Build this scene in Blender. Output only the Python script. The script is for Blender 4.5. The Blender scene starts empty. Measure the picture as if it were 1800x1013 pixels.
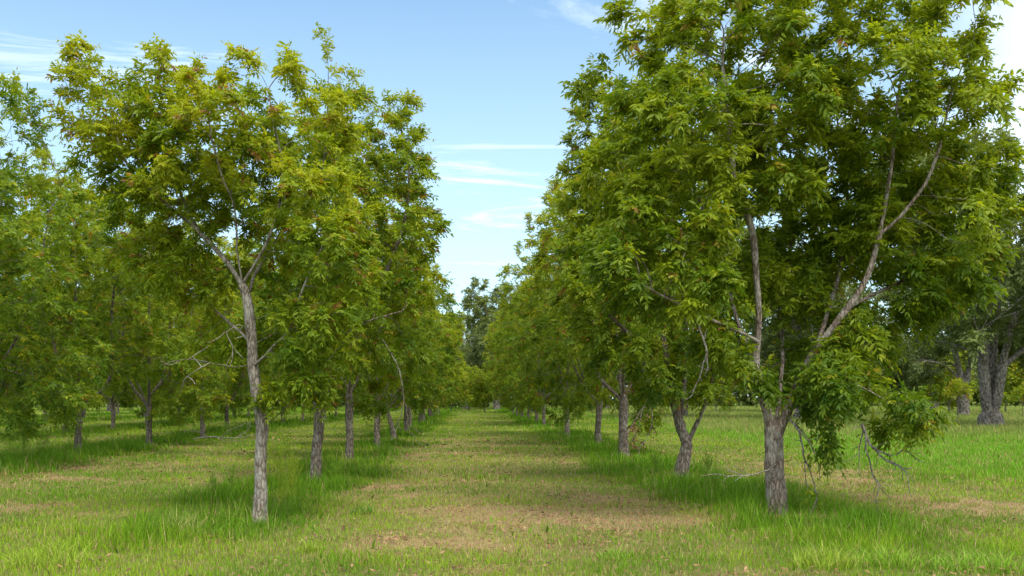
import bpy, math, random
import numpy as np

# ------------------------------------------------------------------ camera, sky, sun, exposure
C = bpy.context.scene
F = 1750.0            # focal length in photo pixels (photo is 1800 wide)
H = 1.6               # camera height
VX, VY = 830.0, 700.0 # vanishing point of the rows in the photo
cam_d = bpy.data.cameras.new('camera')
cam = bpy.data.objects.new('camera', cam_d)
C.collection.objects.link(cam)
C.camera = cam
cam.location = (0, 0, H)
cam.rotation_euler = (math.radians(90), 0, 0)
cam_d.sensor_width = 36
cam_d.lens = 36 * F / 1800
cam_d.shift_x = (900 - VX) / 1800
cam_d.shift_y = (VY - 506.5) / 1800
cam_d.clip_end = 3000

SUN_EL, SUN_AZ = 60.0, 155.0     # azimuth clockwise from +Y (the view direction)
w = bpy.data.worlds.new("World"); C.world = w; w.use_nodes = True
nt = w.node_tree; N = nt.nodes; L = nt.links
for n in list(N): N.remove(n)
out = N.new('ShaderNodeOutputWorld'); bg = N.new('ShaderNodeBackground')
sky = N.new('ShaderNodeTexSky'); sky.sky_type = 'NISHITA'; sky.sun_disc = False
sky.sun_elevation = math.radians(SUN_EL); sky.sun_rotation = math.radians(SUN_AZ)
sky.altitude = 50; sky.air_density = 1.0; sky.dust_density = 0.6; sky.ozone_density = 1.2
SKY = 0.106
bg.inputs['Strength'].default_value = SKY
tc = N.new('ShaderNodeTexCoord'); sep = N.new('ShaderNodeSeparateXYZ')
L.new(tc.outputs['Generated'], sep.inputs[0])
def wm(op, a, b=None):
    m = N.new('ShaderNodeMath'); m.operation = op
    for i, v in enumerate((a, b)):
        if v is None: continue
        if isinstance(v, (int, float)): m.inputs[i].default_value = v
        else: L.new(v, m.inputs[i])
    return m.outputs[0]
zc = wm('ADD', wm('MAXIMUM', sep.outputs['Z'], 0.0), 0.12)
comb = N.new('ShaderNodeCombineXYZ')
L.new(wm('MULTIPLY', wm('DIVIDE', sep.outputs['X'], zc), 0.55), comb.inputs[0])
L.new(wm('MULTIPLY', wm('DIVIDE', sep.outputs['Y'], wm('ADD', zc, wm('MULTIPLY', sep.outputs['X'], 0.05))), 1.9), comb.inputs[1])
noi = N.new('ShaderNodeTexNoise'); noi.inputs['Scale'].default_value = 1.3
noi.inputs['Detail'].default_value = 10; noi.inputs['Roughness'].default_value = 0.66
noi.inputs['Distortion'].default_value = 1.3
L.new(comb.outputs[0], noi.inputs['Vector'])
mr = N.new('ShaderNodeMapRange'); mr.inputs[1].default_value = 0.43; mr.inputs[2].default_value = 0.72
mr.inputs[3].default_value = 0.0; mr.inputs[4].default_value = 0.62; mr.interpolation_type = 'SMOOTHSTEP'
L.new(noi.outputs['Fac'], mr.inputs[0])
# cloud bank to the right and a general veil
mr2 = N.new('ShaderNodeMapRange'); mr2.inputs[1].default_value = 0.40; mr2.inputs[2].default_value = 0.62
L.new(wm('ADD', sep.outputs['X'], wm('MULTIPLY', noi.outputs['Fac'], 0.12)), mr2.inputs[0])
mr3 = N.new('ShaderNodeMapRange'); mr3.inputs[1].default_value = 0.42; mr3.inputs[2].default_value = 0.0
mr3.inputs[3].default_value = 0.08; mr3.inputs[4].default_value = 0.46
L.new(sep.outputs['Z'], mr3.inputs[0])
mr4 = N.new('ShaderNodeMapRange'); mr4.inputs[1].default_value = 0.45; mr4.inputs[2].default_value = 0.75   # unseen bright cloud overhead and behind, added as diffuse fill light
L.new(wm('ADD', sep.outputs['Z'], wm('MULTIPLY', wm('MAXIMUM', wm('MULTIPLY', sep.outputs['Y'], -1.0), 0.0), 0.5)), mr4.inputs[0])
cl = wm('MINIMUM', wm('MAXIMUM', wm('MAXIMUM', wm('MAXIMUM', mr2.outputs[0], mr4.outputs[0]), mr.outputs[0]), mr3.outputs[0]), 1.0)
mix = N.new('ShaderNodeMix'); mix.data_type = 'RGBA'
tintn = N.new('ShaderNodeMix'); tintn.data_type = 'RGBA'; tintn.blend_type = 'MULTIPLY'; tintn.inputs[0].default_value = 1
L.new(sky.outputs[0], tintn.inputs[6]); tintn.inputs[7].default_value = (.50, .86, .95, 1)
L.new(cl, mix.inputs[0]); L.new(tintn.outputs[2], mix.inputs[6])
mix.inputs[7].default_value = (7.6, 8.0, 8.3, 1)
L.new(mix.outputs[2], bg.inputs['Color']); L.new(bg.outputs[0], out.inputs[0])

sd = bpy.data.lights.new('sun', 'SUN'); sd.energy = 2.1; sd.angle = math.radians(22); sd.color = (1, .95, .86)
so = bpy.data.objects.new('sun', sd); C.collection.objects.link(so)
so.rotation_euler = (math.radians(90 - SUN_EL), 0, math.radians(180 - SUN_AZ))

C.view_settings.view_transform = 'Standard'; C.view_settings.look = 'None'
C.view_settings.gamma = 1; C.view_settings.exposure = 1.08
cy = C.cycles
cy.use_denoising = True
cy.max_bounces = 8; cy.diffuse_bounces = 4; cy.glossy_bounces = 2; cy.transmission_bounces = 6
cy.transparent_max_bounces = 8; cy.sample_clamp_indirect = 6

# ------------------------------------------------------------------ helpers
rng = np.random.default_rng(7)

def _hash(ix, iy, iz, seed):
    h = (ix * 374761393 + iy * 668265263 + iz * 2147483647 + seed * 974634533) & 0xFFFFFFFF
    h = ((h ^ (h >> 13)) * 1274126177) & 0xFFFFFFFF
    h = ((h ^ (h >> 16)) * 2246822519) & 0xFFFFFFFF
    return ((h ^ (h >> 15)) & 0xFFFFFF) / float(0xFFFFFF)
def vnoise(x, y, z=None, seed=0):
    x = np.asarray(x, float); y = np.asarray(y, float)
    z = np.zeros_like(x) if z is None else np.asarray(z, float)
    ix, iy, iz = np.floor(x).astype(np.int64), np.floor(y).astype(np.int64), np.floor(z).astype(np.int64)
    fx, fy, fz = x - ix, y - iy, z - iz
    fx, fy, fz = [t * t * (3 - 2 * t) for t in (fx, fy, fz)]
    r = 0
    for dx in (0, 1):
        for dy in (0, 1):
            for dz in (0, 1):
                r = r + _hash(ix + dx, iy + dy, iz + dz, seed) * (fx if dx else 1 - fx) * (fy if dy else 1 - fy) * (fz if dz else 1 - fz)
    return r
def fbm(x, y, z=None, seed=0, o=3):
    r, a, s = 0, 0.5, 0
    for i in range(o):
        zz = None if z is None else np.asarray(z) * 2 ** i
        r = r + a * vnoise(np.asarray(x) * 2 ** i, np.asarray(y) * 2 ** i, zz, seed + i); s += a; a *= .5
    return r / s
def sstep(a, b, x):
    t = np.clip((x - a) / (b - a), 0, 1); return t * t * (3 - 2 * t)
def norm(v): return v / np.maximum(np.linalg.norm(v, axis=-1, keepdims=True), 1e-9)

def mesh_np(name, verts, quads=None, tris=None, mats=(), attrs=None, smooth=True):
    me = bpy.data.meshes.new(name)
    nq = 0 if quads is None else len(quads); ntr = 0 if tris is None else len(tris)
    me.vertices.add(len(verts)); me.vertices.foreach_set('co', np.ascontiguousarray(verts, dtype=np.float32).ravel())
    li = []
    if nq: li.append(np.asarray(quads, dtype=np.int32).ravel())
    if ntr: li.append(np.asarray(tris, dtype=np.int32).ravel())
    li = np.concatenate(li)
    me.loops.add(len(li)); me.loops.foreach_set('vertex_index', li)
    me.polygons.add(nq + ntr)
    st = np.concatenate([np.arange(nq) * 4, nq * 4 + np.arange(ntr) * 3]).astype(np.int32)
    me.polygons.foreach_set('loop_start', st)
    me.polygons.foreach_set('use_smooth', np.full(nq + ntr, smooth))
    me.update(calc_edges=True)
    for k, v in (attrs or {}).items():
        if v.ndim == 1:
            a = me.attributes.new(k, 'FLOAT', 'POINT'); a.data.foreach_set('value', v.astype(np.float32))
        else:
            a = me.attributes.new(k, 'FLOAT_COLOR', 'POINT')
            c4 = np.ones((len(v), 4), np.float32); c4[:, :3] = v; a.data.foreach_set('color', c4.ravel())
    for m in mats: me.materials.append(m)
    return me
def link(name, me, parent=None):
    o = bpy.data.objects.new(name, me); C.collection.objects.link(o)
    if parent: o.parent = parent
    return o
def tag(o, label=None, cat=None, group=None, kind=None):
    if label: o['label'] = label
    if cat: o['category'] = cat
    if group: o['group'] = group
    if kind: o['kind'] = kind
    return o
def empty(name, loc, rz=0):
    o = bpy.data.objects.new(name, None); C.collection.objects.link(o)
    o.location = loc; o.rotation_euler = (0, 0, rz); o.empty_display_size = .3
    return o

# ------------------------------------------------------------------ materials
def newmat(name):
    m = bpy.data.materials.new(name); m.use_nodes = True
    t = m.node_tree
    for n in list(t.nodes): t.nodes.remove(n)
    return m, t, t.nodes.new('ShaderNodeOutputMaterial')
def leaf_mat(name, stops, trans=0.50, tcol=(1.25, 1.2, .5), hue_obj=0.18, rough=.48):
    m, t, o = newmat(name)
    a = t.nodes.new('ShaderNodeAttribute'); a.attribute_name = 'tint'
    oi = t.nodes.new('ShaderNodeObjectInfo')
    ad = t.nodes.new('ShaderNodeMath'); ad.operation = 'MULTIPLY_ADD'
    t.links.new(oi.outputs['Random'], ad.inputs[0]); ad.inputs[1].default_value = hue_obj
    t.links.new(a.outputs['Fac'], ad.inputs[2])
    r = t.nodes.new('ShaderNodeValToRGB'); cr = r.color_ramp
    cr.elements[0].position = stops[0][0]; cr.elements[0].color = (*stops[0][1], 1)
    cr.elements[1].position = stops[-1][0]; cr.elements[1].color = (*stops[-1][1], 1)
    for p, c in stops[1:-1]:
        e = cr.elements.new(p); e.color = (*c, 1)
    t.links.new(ad.outputs[0], r.inputs[0])
    b = t.nodes.new('ShaderNodeBsdfPrincipled'); b.inputs['Roughness'].default_value = rough
    b.inputs['Specular IOR Level'].default_value = .22
    t.links.new(r.outputs[0], b.inputs['Base Color'])
    tr = t.nodes.new('ShaderNodeBsdfTranslucent')
    mm = t.nodes.new('ShaderNodeMix'); mm.data_type = 'RGBA'; mm.blend_type = 'MULTIPLY'; mm.inputs[0].default_value = 1
    t.links.new(r.outputs[0], mm.inputs[6]); mm.inputs[7].default_value = (*tcol, 1)
    t.links.new(mm.outputs[2], tr.inputs[0])
    ms = t.nodes.new('ShaderNodeMixShader'); ms.inputs[0].default_value = trans
    t.links.new(b.outputs[0], ms.inputs[1]); t.links.new(tr.outputs[0], ms.inputs[2])
    t.links.new(ms.outputs[0], o.inputs[0])
    return m
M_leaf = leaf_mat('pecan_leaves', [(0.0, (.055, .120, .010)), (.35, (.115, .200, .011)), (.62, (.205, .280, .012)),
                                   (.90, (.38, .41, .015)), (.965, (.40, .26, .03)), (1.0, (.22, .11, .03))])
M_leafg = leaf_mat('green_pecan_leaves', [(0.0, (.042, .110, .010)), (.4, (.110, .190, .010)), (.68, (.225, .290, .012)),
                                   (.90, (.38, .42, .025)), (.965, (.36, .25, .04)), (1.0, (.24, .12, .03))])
M_old = leaf_mat('old_pecan_leaves', [(0.0, (.075, .105, .030)), (.5, (.125, .165, .042)), (.85, (.20, .235, .055)), (1.0, (.27, .27, .07))], .3)
M_dead = leaf_mat('dead_leaves', [(0, (.06, .035, .02)), (.5, (.20, .095, .05)), (1, (.36, .21, .12))], .1, (1, 1, 1), 0, .8)

def bark_mat(name, c0, c1, lichen, scale=1.0, disp=1.0, lich_amt=.62):
    m, t, o = newmat(name)
    n = t.nodes; l = t.links
    tcn = n.new('ShaderNodeTexCoord')
    mp = n.new('ShaderNodeMapping'); mp.inputs['Scale'].default_value = (1 * scale, 1 * scale, .28 * scale)
    l.new(tcn.outputs['Object'], mp.inputs[0])
    v = n.new('ShaderNodeTexVoronoi'); v.feature = 'DISTANCE_TO_EDGE'; v.inputs['Scale'].default_value = 22
    nz = n.new('ShaderNodeTexNoise'); nz.inputs['Scale'].default_value = 30; nz.inputs['Detail'].default_value = 6
    l.new(mp.outputs[0], nz.inputs[0])
    va = n.new('ShaderNodeVectorMath'); va.operation = 'MULTIPLY_ADD'
    l.new(nz.outputs['Color'], va.inputs[0]); va.inputs[1].default_value = (.06, .06, .06); l.new(mp.outputs[0], va.inputs[2])
    l.new(va.outputs[0], v.inputs[0])
    mrr = n.new('ShaderNodeMapRange'); mrr.inputs[1].default_value = 0; mrr.inputs[2].default_value = .22
    l.new(v.outputs['Distance'], mrr.inputs[0])
    ml = n.new('ShaderNodeMath'); ml.operation = 'MULTIPLY'; l.new(mrr.outputs[0], ml.inputs[0]); l.new(nz.outputs['Fac'], ml.inputs[1])
    r = n.new('ShaderNodeValToRGB'); r.color_ramp.elements[0].color = (*c0, 1); r.color_ramp.elements[1].color = (*c1, 1)
    r.color_ramp.elements[0].position = .05; r.color_ramp.elements[1].position = .62
    l.new(ml.outputs[0], r.inputs[0])
    n2 = n.new('ShaderNodeTexNoise'); n2.inputs['Scale'].default_value = 5.5; n2.inputs['Detail'].default_value = 8; n2.inputs['Roughness'].default_value = .7
    l.new(tcn.outputs['Object'], n2.inputs[0])
    m2 = n.new('ShaderNodeMapRange'); m2.inputs[1].default_value = lich_amt - .10; m2.inputs[2].default_value = lich_amt + .08; m2.inputs[4].default_value = .7
    l.new(n2.outputs['Fac'], m2.inputs[0])
    mc = n.new('ShaderNodeMix'); mc.data_type = 'RGBA'; l.new(m2.outputs[0], mc.inputs[0])
    l.new(r.outputs[0], mc.inputs[6]); mc.inputs[7].default_value = (*lichen, 1)
    b = n.new('ShaderNodeBsdfPrincipled'); b.inputs['Roughness'].default_value = .9; b.inputs['Specular IOR Level'].default_value = .2
    l.new(mc.outputs[2], b.inputs['Base Color'])
    bp = n.new('ShaderNodeBump'); bp.inputs['Strength'].default_value = .9; bp.inputs['Distance'].default_value = .02 * disp
    l.new(ml.outputs[0], bp.inputs['Height']); l.new(bp.outputs[0], b.inputs['Normal'])
    l.new(b.outputs[0], o.inputs[0])
    return m
M_bark = bark_mat('pecan_bark', (.075, .058, .046), (.27, .225, .185), (.38, .36, .31))
M_bark_pale = bark_mat('pale_pecan_bark', (.11, .085, .065), (.32, .27, .22), (.42, .40, .35), lich_amt=.54)
M_bark_mid = bark_mat('scarred_pecan_bark', (.10, .072, .055), (.33, .26, .21), (.42, .39, .34), lich_amt=.56)
M_bark_old = bark_mat('old_pecan_bark', (.06, .048, .042), (.25, .215, .185), (.34, .32, .28), .45, 2.5, .56)
M_twig = bark_mat('bare_twig_bark', (.14, .115, .095), (.36, .32, .28), (.45, .43, .38))

def grass_mat(name, trans=.3):
    m, t, o = newmat(name); n = t.nodes; l = t.links
    a = n.new('ShaderNodeAttribute'); a.attribute_name = 'col'
    b = n.new('ShaderNodeBsdfPrincipled'); b.inputs['Roughness'].default_value = .6; b.inputs['Specular IOR Level'].default_value = .10
    l.new(a.outputs['Color'], b.inputs['Base Color'])
    tr = n.new('ShaderNodeBsdfTranslucent'); l.new(a.outputs['Color'], tr.inputs[0])
    ms = n.new('ShaderNodeMixShader'); ms.inputs[0].default_value = trans
    l.new(b.outputs[0], ms.inputs[1]); l.new(tr.outputs[0], ms.inputs[2]); l.new(ms.outputs[0], o.inputs[0])
    return m
M_grass = grass_mat('grass_blades')
def ground_mat():
    m, t, o = newmat('ground_soil_and_thatch'); n = t.nodes; l = t.links
    a = n.new('ShaderNodeAttribute'); a.attribute_name = 'col'
    tcn = n.new('ShaderNodeTexCoord')
    nz = n.new('ShaderNodeTexNoise'); nz.inputs['Scale'].default_value = 14; nz.inputs['Detail'].default_value = 9; nz.inputs['Roughness'].default_value = .75
    l.new(tcn.outputs['Object'], nz.inputs[0])
    mrr = n.new('ShaderNodeMapRange'); mrr.inputs[1].default_value = .3; mrr.inputs[2].default_value = .7
    mrr.inputs[3].default_value = .45; mrr.inputs[4].default_value = 1.35
    l.new(nz.outputs['Fac'], mrr.inputs[0])
    mx = n.new('ShaderNodeVectorMath'); mx.operation = 'SCALE'
    l.new(a.outputs['Color'], mx.inputs[0]); l.new(mrr.outputs[0], mx.inputs['Scale'])
    b = n.new('ShaderNodeBsdfPrincipled'); b.inputs['Roughness'].default_value = .95; b.inputs['Specular IOR Level'].default_value = .1
    l.new(mx.outputs[0], b.inputs['Base Color'])
    bp = n.new('ShaderNodeBump'); bp.inputs['Distance'].default_value = .04; l.new(nz.outputs['Fac'], bp.inputs['Height'])
    l.new(bp.outputs[0], b.inputs['Normal']); l.new(b.outputs[0], o.inputs[0])
    return m
M_ground = ground_mat()

# ------------------------------------------------------------------ ground relief and cover maps
ROWS = (-34.5, -26.5, -18.6, -10.9, -3.15, 4.1)
def gz(x, y):
    return (fbm(x / 9, y / 9, seed=3) - .5) * .18 + (fbm(x / 2.2, y / 2.2, seed=4) - .5) * .06
def strip(x, y):       # unmown strip along each row of trees
    s = 0
    wob = (fbm(x * 0 + 3, y / 3.5, seed=21) - .5) * 1.0
    for r in ROWS:
        s = np.maximum(s, 1 - sstep(.75, 1.55, np.abs(x - r + wob * (1 if r > 0 else -1)) + (fbm(x / .8, y / .8, seed=22) - .5) * .9))
    s = s * (.25 + .75 * sstep(.36, .56, fbm(x / 1.1, y / 1.3, seed=24, o=3)))
    s = s * sstep(10.0, 12.2, y + (fbm(x / .9, y / .9, seed=29) - .5) * 2.0)
    return s * (x < 8)
def meadow(x, y):      # far rank grass on the right
    return sstep(40, 52, y + (x - 12) * .25 + fbm(x / 3, y / 3, seed=33) * 6) * sstep(9, 13, x)
def dryness(x, y):
    n = fbm(x / 2.4, y / 2.0, seed=11, o=4)
    fine = fbm(x / .55, y / .6, seed=13, o=3)
    lane = np.exp(-((x - .5) / 2.7) ** 4) * (1 - .7 * sstep(20, 42, y)) * sstep(9.0, 11.5, y)
    d = (.30 + .14 * lane) * sstep(.46, .68, n) * (.5 + sstep(.38, .6, fine)) + .50 * lane * (.45 + .55 * sstep(.36, .6, n * .5 + fine * .5))
    d = d + .45 * np.exp(-((x - 7.0) / 1.5) ** 2 - ((y - 24) / 8) ** 2) * (.6 + .5 * sstep(.4, .6, fine)) + .07 * (x < 3)
    d = d + .5 * sstep(.66, .74, fbm(x / .9, y / .7, seed=14, o=3)) * sstep(.45, .55, n)
    for sx, sy, sr in ((-7.6, 19.5, 1.3), (-4.6, 21.5, .9), (-2.0, 18.3, 1.1), (-6.8, 14.6, 1.2), (-9.2, 20.3, 1.0), (6.6, 15.8, 1.4), (8.2, 14.2, 1.1), (1.2, 13.0, 1.2), (-.6, 10.8, .8), (-.9, 16.5, .8)):
        q = ((x - sx) / sr) ** 2 + ((y - sy) / (sr * .8)) ** 2
        d = d + .75 * sstep(.50, .60, fbm(x / .38, y / .38, seed=15, o=3) + .28 * np.exp(-q) - .10) * (q < 3) * np.exp(-q * .6)
    lush = sstep(8.6, 11, x) * sstep(13, 22, y)           # bright green belt on the right
    d = d * (1 - .92 * lush) * (1 - .93 * strip(x, y)) * (1 - .6 * sstep(24, 50, y))
    return np.clip(d, 0, 1)
GREEN = np.array([.135, .265, .012]); LIME = np.array([.240, .370, .018]); DEEP = np.array([.070, .185, .010])
TAN = np.array([.46, .345, .165]); PINK = np.array([.36, .20, .105]); STRAW = np.array([.42, .40, .13])
def cover(x, y, r1, r2):
    d = dryness(x, y); s = strip(x, y)
    big = fbm(x / 1.7, y / 2.2, seed=41, o=3)[:, None]
    g = GREEN * (1 - sstep(.42, .66, big)) + LIME * sstep(.42, .66, big)
    lush = (sstep(8.2, 11, x) * sstep(12, 20, y))[:, None]
    g = g * (1 - lush) + np.array([.150, .330, .018]) * lush
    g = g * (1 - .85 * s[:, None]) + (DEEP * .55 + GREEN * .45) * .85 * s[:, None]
    med = meadow(x, y)[:, None]
    g = g * (1 - .75 * med) + np.array([.235, .27, .07]) * .75 * med
    col = g * (.72 + .56 * r1[:, None])
    isdry = (r2 < d * .62 + .12 * (1 - s))[:, None]
    r3 = (r1 * 7.13 % 1)[:, None]
    dc = np.where(r3 < .38, TAN, np.where(r3 < .76, PINK, STRAW))
    return np.where(isdry, dc * (.7 + .5 * r1[:, None]), col), d, s

# ground sheet: fine in front, coarse far off, reaches the horizon
def axis(parts):
    return np.unique(np.concatenate([np.arange(a, b, s) for a, b, s in parts] + [np.array([parts[-1][1]])]))
ys = axis([(-900, -60, 120), (-60, 5, 5), (5, 26, .16), (26, 60, .5), (60, 160, 3), (160, 1500, 120)])
xs = axis([(-1200, -120, 90), (-120, -30, 5), (-30, -9, .5), (-9, 14, .16), (14, 40, .6), (40, 120, 5), (120, 1200, 90)])
X, Y = np.meshgrid(xs, ys); X = X.ravel(); Y = Y.ravel()
Z = gz(X, Y) * (np.abs(Y) < 300)
nx, ny = len(xs), len(ys)
I = np.arange(nx * ny).reshape(ny, nx)
Q = np.stack([I[:-1, :-1], I[:-1, 1:], I[1:, 1:], I[1:, :-1]], -1).reshape(-1, 4)
d0 = dryness(X, Y)[:, None]; s0 = strip(X, Y)[:, None]
far = sstep(60, 200, np.hypot(X, Y))[:, None]
gcol = np.array([.13, .15, .035]) * (1 - d0) + np.array([.29, .205, .105]) * d0
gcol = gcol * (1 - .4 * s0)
gcol = gcol * (1 - far) + np.array([.13, .20, .03]) * far
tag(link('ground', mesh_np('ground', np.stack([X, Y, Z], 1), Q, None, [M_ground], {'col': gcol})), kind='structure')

# ------------------------------------------------------------------ grass: real blades, one growing cover
def blades(x, y, h, wd, col, lean=.5, seg2=True, rg=rng, z0=None):
    n = len(x)
    z = gz(x, y) - .01 if z0 is None else z0
    az = rg.random(n) * 2 * np.pi; fa = rg.random(n) * np.pi
    ln = h * lean * (.2 + rg.random(n))
    b = np.stack([x, y, z], 1)
    side = np.stack([np.cos(fa), np.sin(fa), 0 * fa], 1) * (wd / 2)[:, None]
    dirv = np.stack([np.cos(az), np.sin(az), 0 * az], 1)
    mid = b + dirv * (ln * .35)[:, None] + np.array([0, 0, 1]) * (h * .6)[:, None]
    tip = b + dirv * ln[:, None] + np.array([0, 0, 1]) * h[:, None]
    i = np.arange(n)[:, None] * 5
    V = np.stack([b - side, b + side, mid - side * .75, mid + side * .75, tip], 1).reshape(-1, 3)
    return V, (i + np.array([0, 1, 3, 2])), (i + np.array([2, 3, 4])), np.repeat(col, 5, 0)
def join(parts):
    V, Qs, T, Cc = [], [], [], []; o = 0
    for v, q, t, c in parts:
        V.append(v); Qs.append(q + o); T.append(t + o); Cc.append(c); o += len(v)
    return np.concatenate(V), np.concatenate(Qs), np.concatenate(T), np.concatenate(Cc)

def sample_field(n, y0, y1, k, marg=2.5):
    # density falls with distance as y^-k, inside the camera's wedge widened by a margin for a step to the side
    yy = np.linspace(y0, y1, 4000); wdt = 1.05 * yy + 2 * marg
    cdf = np.cumsum(wdt * yy ** -k); cdf /= cdf[-1]
    y = np.interp(rng.random(n), cdf, yy)
    x = (-.474 * y - marg) + rng.random(n) * (1.03 * y + 2 * marg)
    return x, y
x, y = sample_field(760000, 7.6, 170, 1.72)
r1, r2 = rng.random(len(x)), rng.random(len(x))
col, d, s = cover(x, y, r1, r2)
lush = sstep(8.2, 11, x) * sstep(12, 20, y); med = meadow(x, y)
patch = fbm(x / .55, y / .55, seed=61)
h = (.035 + .045 * rng.random(len(x))) * (1 - .35 * d) * (.6 + .9 * patch)
h = h + s * (.05 + .16 * rng.random(len(x)) ** 1.3) * (.35 + 1.1 * sstep(.3, .7, fbm(x / .9, y / .9, seed=62)))
h = h + s * (x < -8) * .20 * rng.random(len(x))
h = h + lush * .07 * rng.random(len(x)) + med * .35 * rng.random(len(x))
h = h + .10 * sstep(.6, .75, fbm(x / 1.2, y / .8, seed=63)) * rng.random(len(x)) * (1 - d)
wd = (.0045 + .003 * rng.random(len(x))) * np.maximum(1, (y / 9)) ** .9
keep = rng.random(len(x)) > .25 * d * sstep(.5, .6, fbm(x / .5, y / .7, seed=64))
x, y, h, wd, col = x[keep], y[keep], h[keep], wd[keep], col[keep]
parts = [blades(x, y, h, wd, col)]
# seed stems and long blades in the unmown strips
x, y = sample_field(90000, 9.5, 70, 1.5)
s = strip(x, y); k = rng.random(len(x)) < s * .75 * sstep(.35, .6, fbm(x / .7, y / .7, seed=66))
x, y = x[k], y[k]; n = len(x); r1 = rng.random(n)
h = .12 + .28 * rng.random(n) ** 2
c = (DEEP * .5 + GREEN * .5) * (.6 + .8 * r1[:, None]); st = rng.random(n) < .16; c[st] = STRAW * .8
parts.append(blades(x, y, h, (.005 + .003 * r1) * np.maximum(1, y / 10) ** .8, c, .55))
x, y = sample_field(38000, 10.5, 60, 1.6)      # wispy tall stems in loose clumps
s = strip(x, y); k = rng.random(len(x)) < s * sstep(.52, .66, fbm(x / .55, y / .55, seed=68)); x, y = x[k], y[k]; n = len(x); r1 = rng.random(n)
c = (LIME * .6 + GREEN * .4) * (.6 + .7 * r1[:, None]); st = rng.random(n) < .2; c[st] = STRAW * .9
parts.append(blades(x, y, .18 + .40 * rng.random(n) ** 1.7, (.004 + .003 * r1) * np.maximum(1, y / 10) ** .8, c, .45))
x, y = sample_field(26000, 8.5, 40, 1.7)       # broad leaved weeds low in the sward
k = rng.random(len(x)) < (.06 + .94 * strip(x, y)) * sstep(.5, .62, fbm(x / .5, y / .5, seed=69)); x, y = x[k], y[k]; n = len(x); r1 = rng.random(n)
parts.append(blades(x, y, .05 + .10 * r1, (.018 + .014 * rng.random(n)) * np.maximum(1, y / 12), (DEEP * .5 + GREEN * .6) * (.5 + .8 * rng.random(n)[:, None]), 1.3))
V, Qg, Tg, Cg = join(parts)
tag(link('grass', mesh_np('grass', V, Qg, Tg, [M_grass], {'col': Cg})), 'mown green and straw coloured grass with taller strips under the tree rows', 'grass', kind='stuff')

# fallen leaves
x, y = sample_field(60000, 8, 45, 1.8)
k = rng.random(len(x)) < (.08 + .6 * dryness(x, y)) * (.15 + 1.4 * sstep(.45, .65, fbm(x / .45, y / .5, seed=71))); x, y = x[k], y[k]; n = len(x)
a = rng.random(n) * 6.28; ln = (.016 + .024 * rng.random(n)) * np.maximum(1, y / 14); z = gz(x, y) + .015 + .06 * rng.random(n)
u = np.stack([np.cos(a), np.sin(a), (rng.random(n) - .5) * .9], 1) * ln[:, None]
v = np.stack([-np.sin(a), np.cos(a), (rng.random(n) - .5) * .9], 1) * ln[:, None] * .35
b = np.stack([x, y, z], 1)
V = np.stack([b - u, b - v, b + u, b + v], 1).reshape(-1, 3)
tag(link('fallen_leaves', mesh_np('fallen_leaves', V, np.arange(4 * n).reshape(-1, 4), None, [M_dead], {'tint': np.repeat(rng.random(n), 4)})),
    'dry brown leaves scattered over the mown grass', 'leaf litter', kind='stuff')

# ------------------------------------------------------------------ trees
def ptl(px, py, Yt, Xt, dy=0.0):
    """photo pixel at the tree's distance -> the tree's own coordinates (dy = metres towards the back)"""
    yy = Yt + dy
    return np.array([(px - VX) / F * yy - Xt, dy, H + (VY - py) / F * yy])

def resample(pts, D):
    pts = np.asarray(pts, float)
    # Catmull-Rom then resample at step D
    P = np.vstack([2 * pts[0] - pts[1], pts, 2 * pts[-1] - pts[-2]])
    o = []
    for i in range(1, len(P) - 2):
        for t in np.linspace(0, 1, 12, endpoint=False):
            a, b, c, d = P[i - 1:i + 3]
            o.append(.5 * ((2 * b) + (-a + c) * t + (2 * a - 5 * b + 4 * c - d) * t * t + (-a + 3 * b - 3 * c + d) * t ** 3))
    o.append(pts[-1]); o = np.array(o)
    s = np.concatenate([[0], np.cumsum(np.linalg.norm(np.diff(o, axis=0), axis=1))])
    n = max(2, int(round(s[-1] / D)) + 1)
    q = np.linspace(0, s[-1], n)
    return np.stack([np.interp(q, s, o[:, k]) for k in range(3)], 1)

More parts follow.
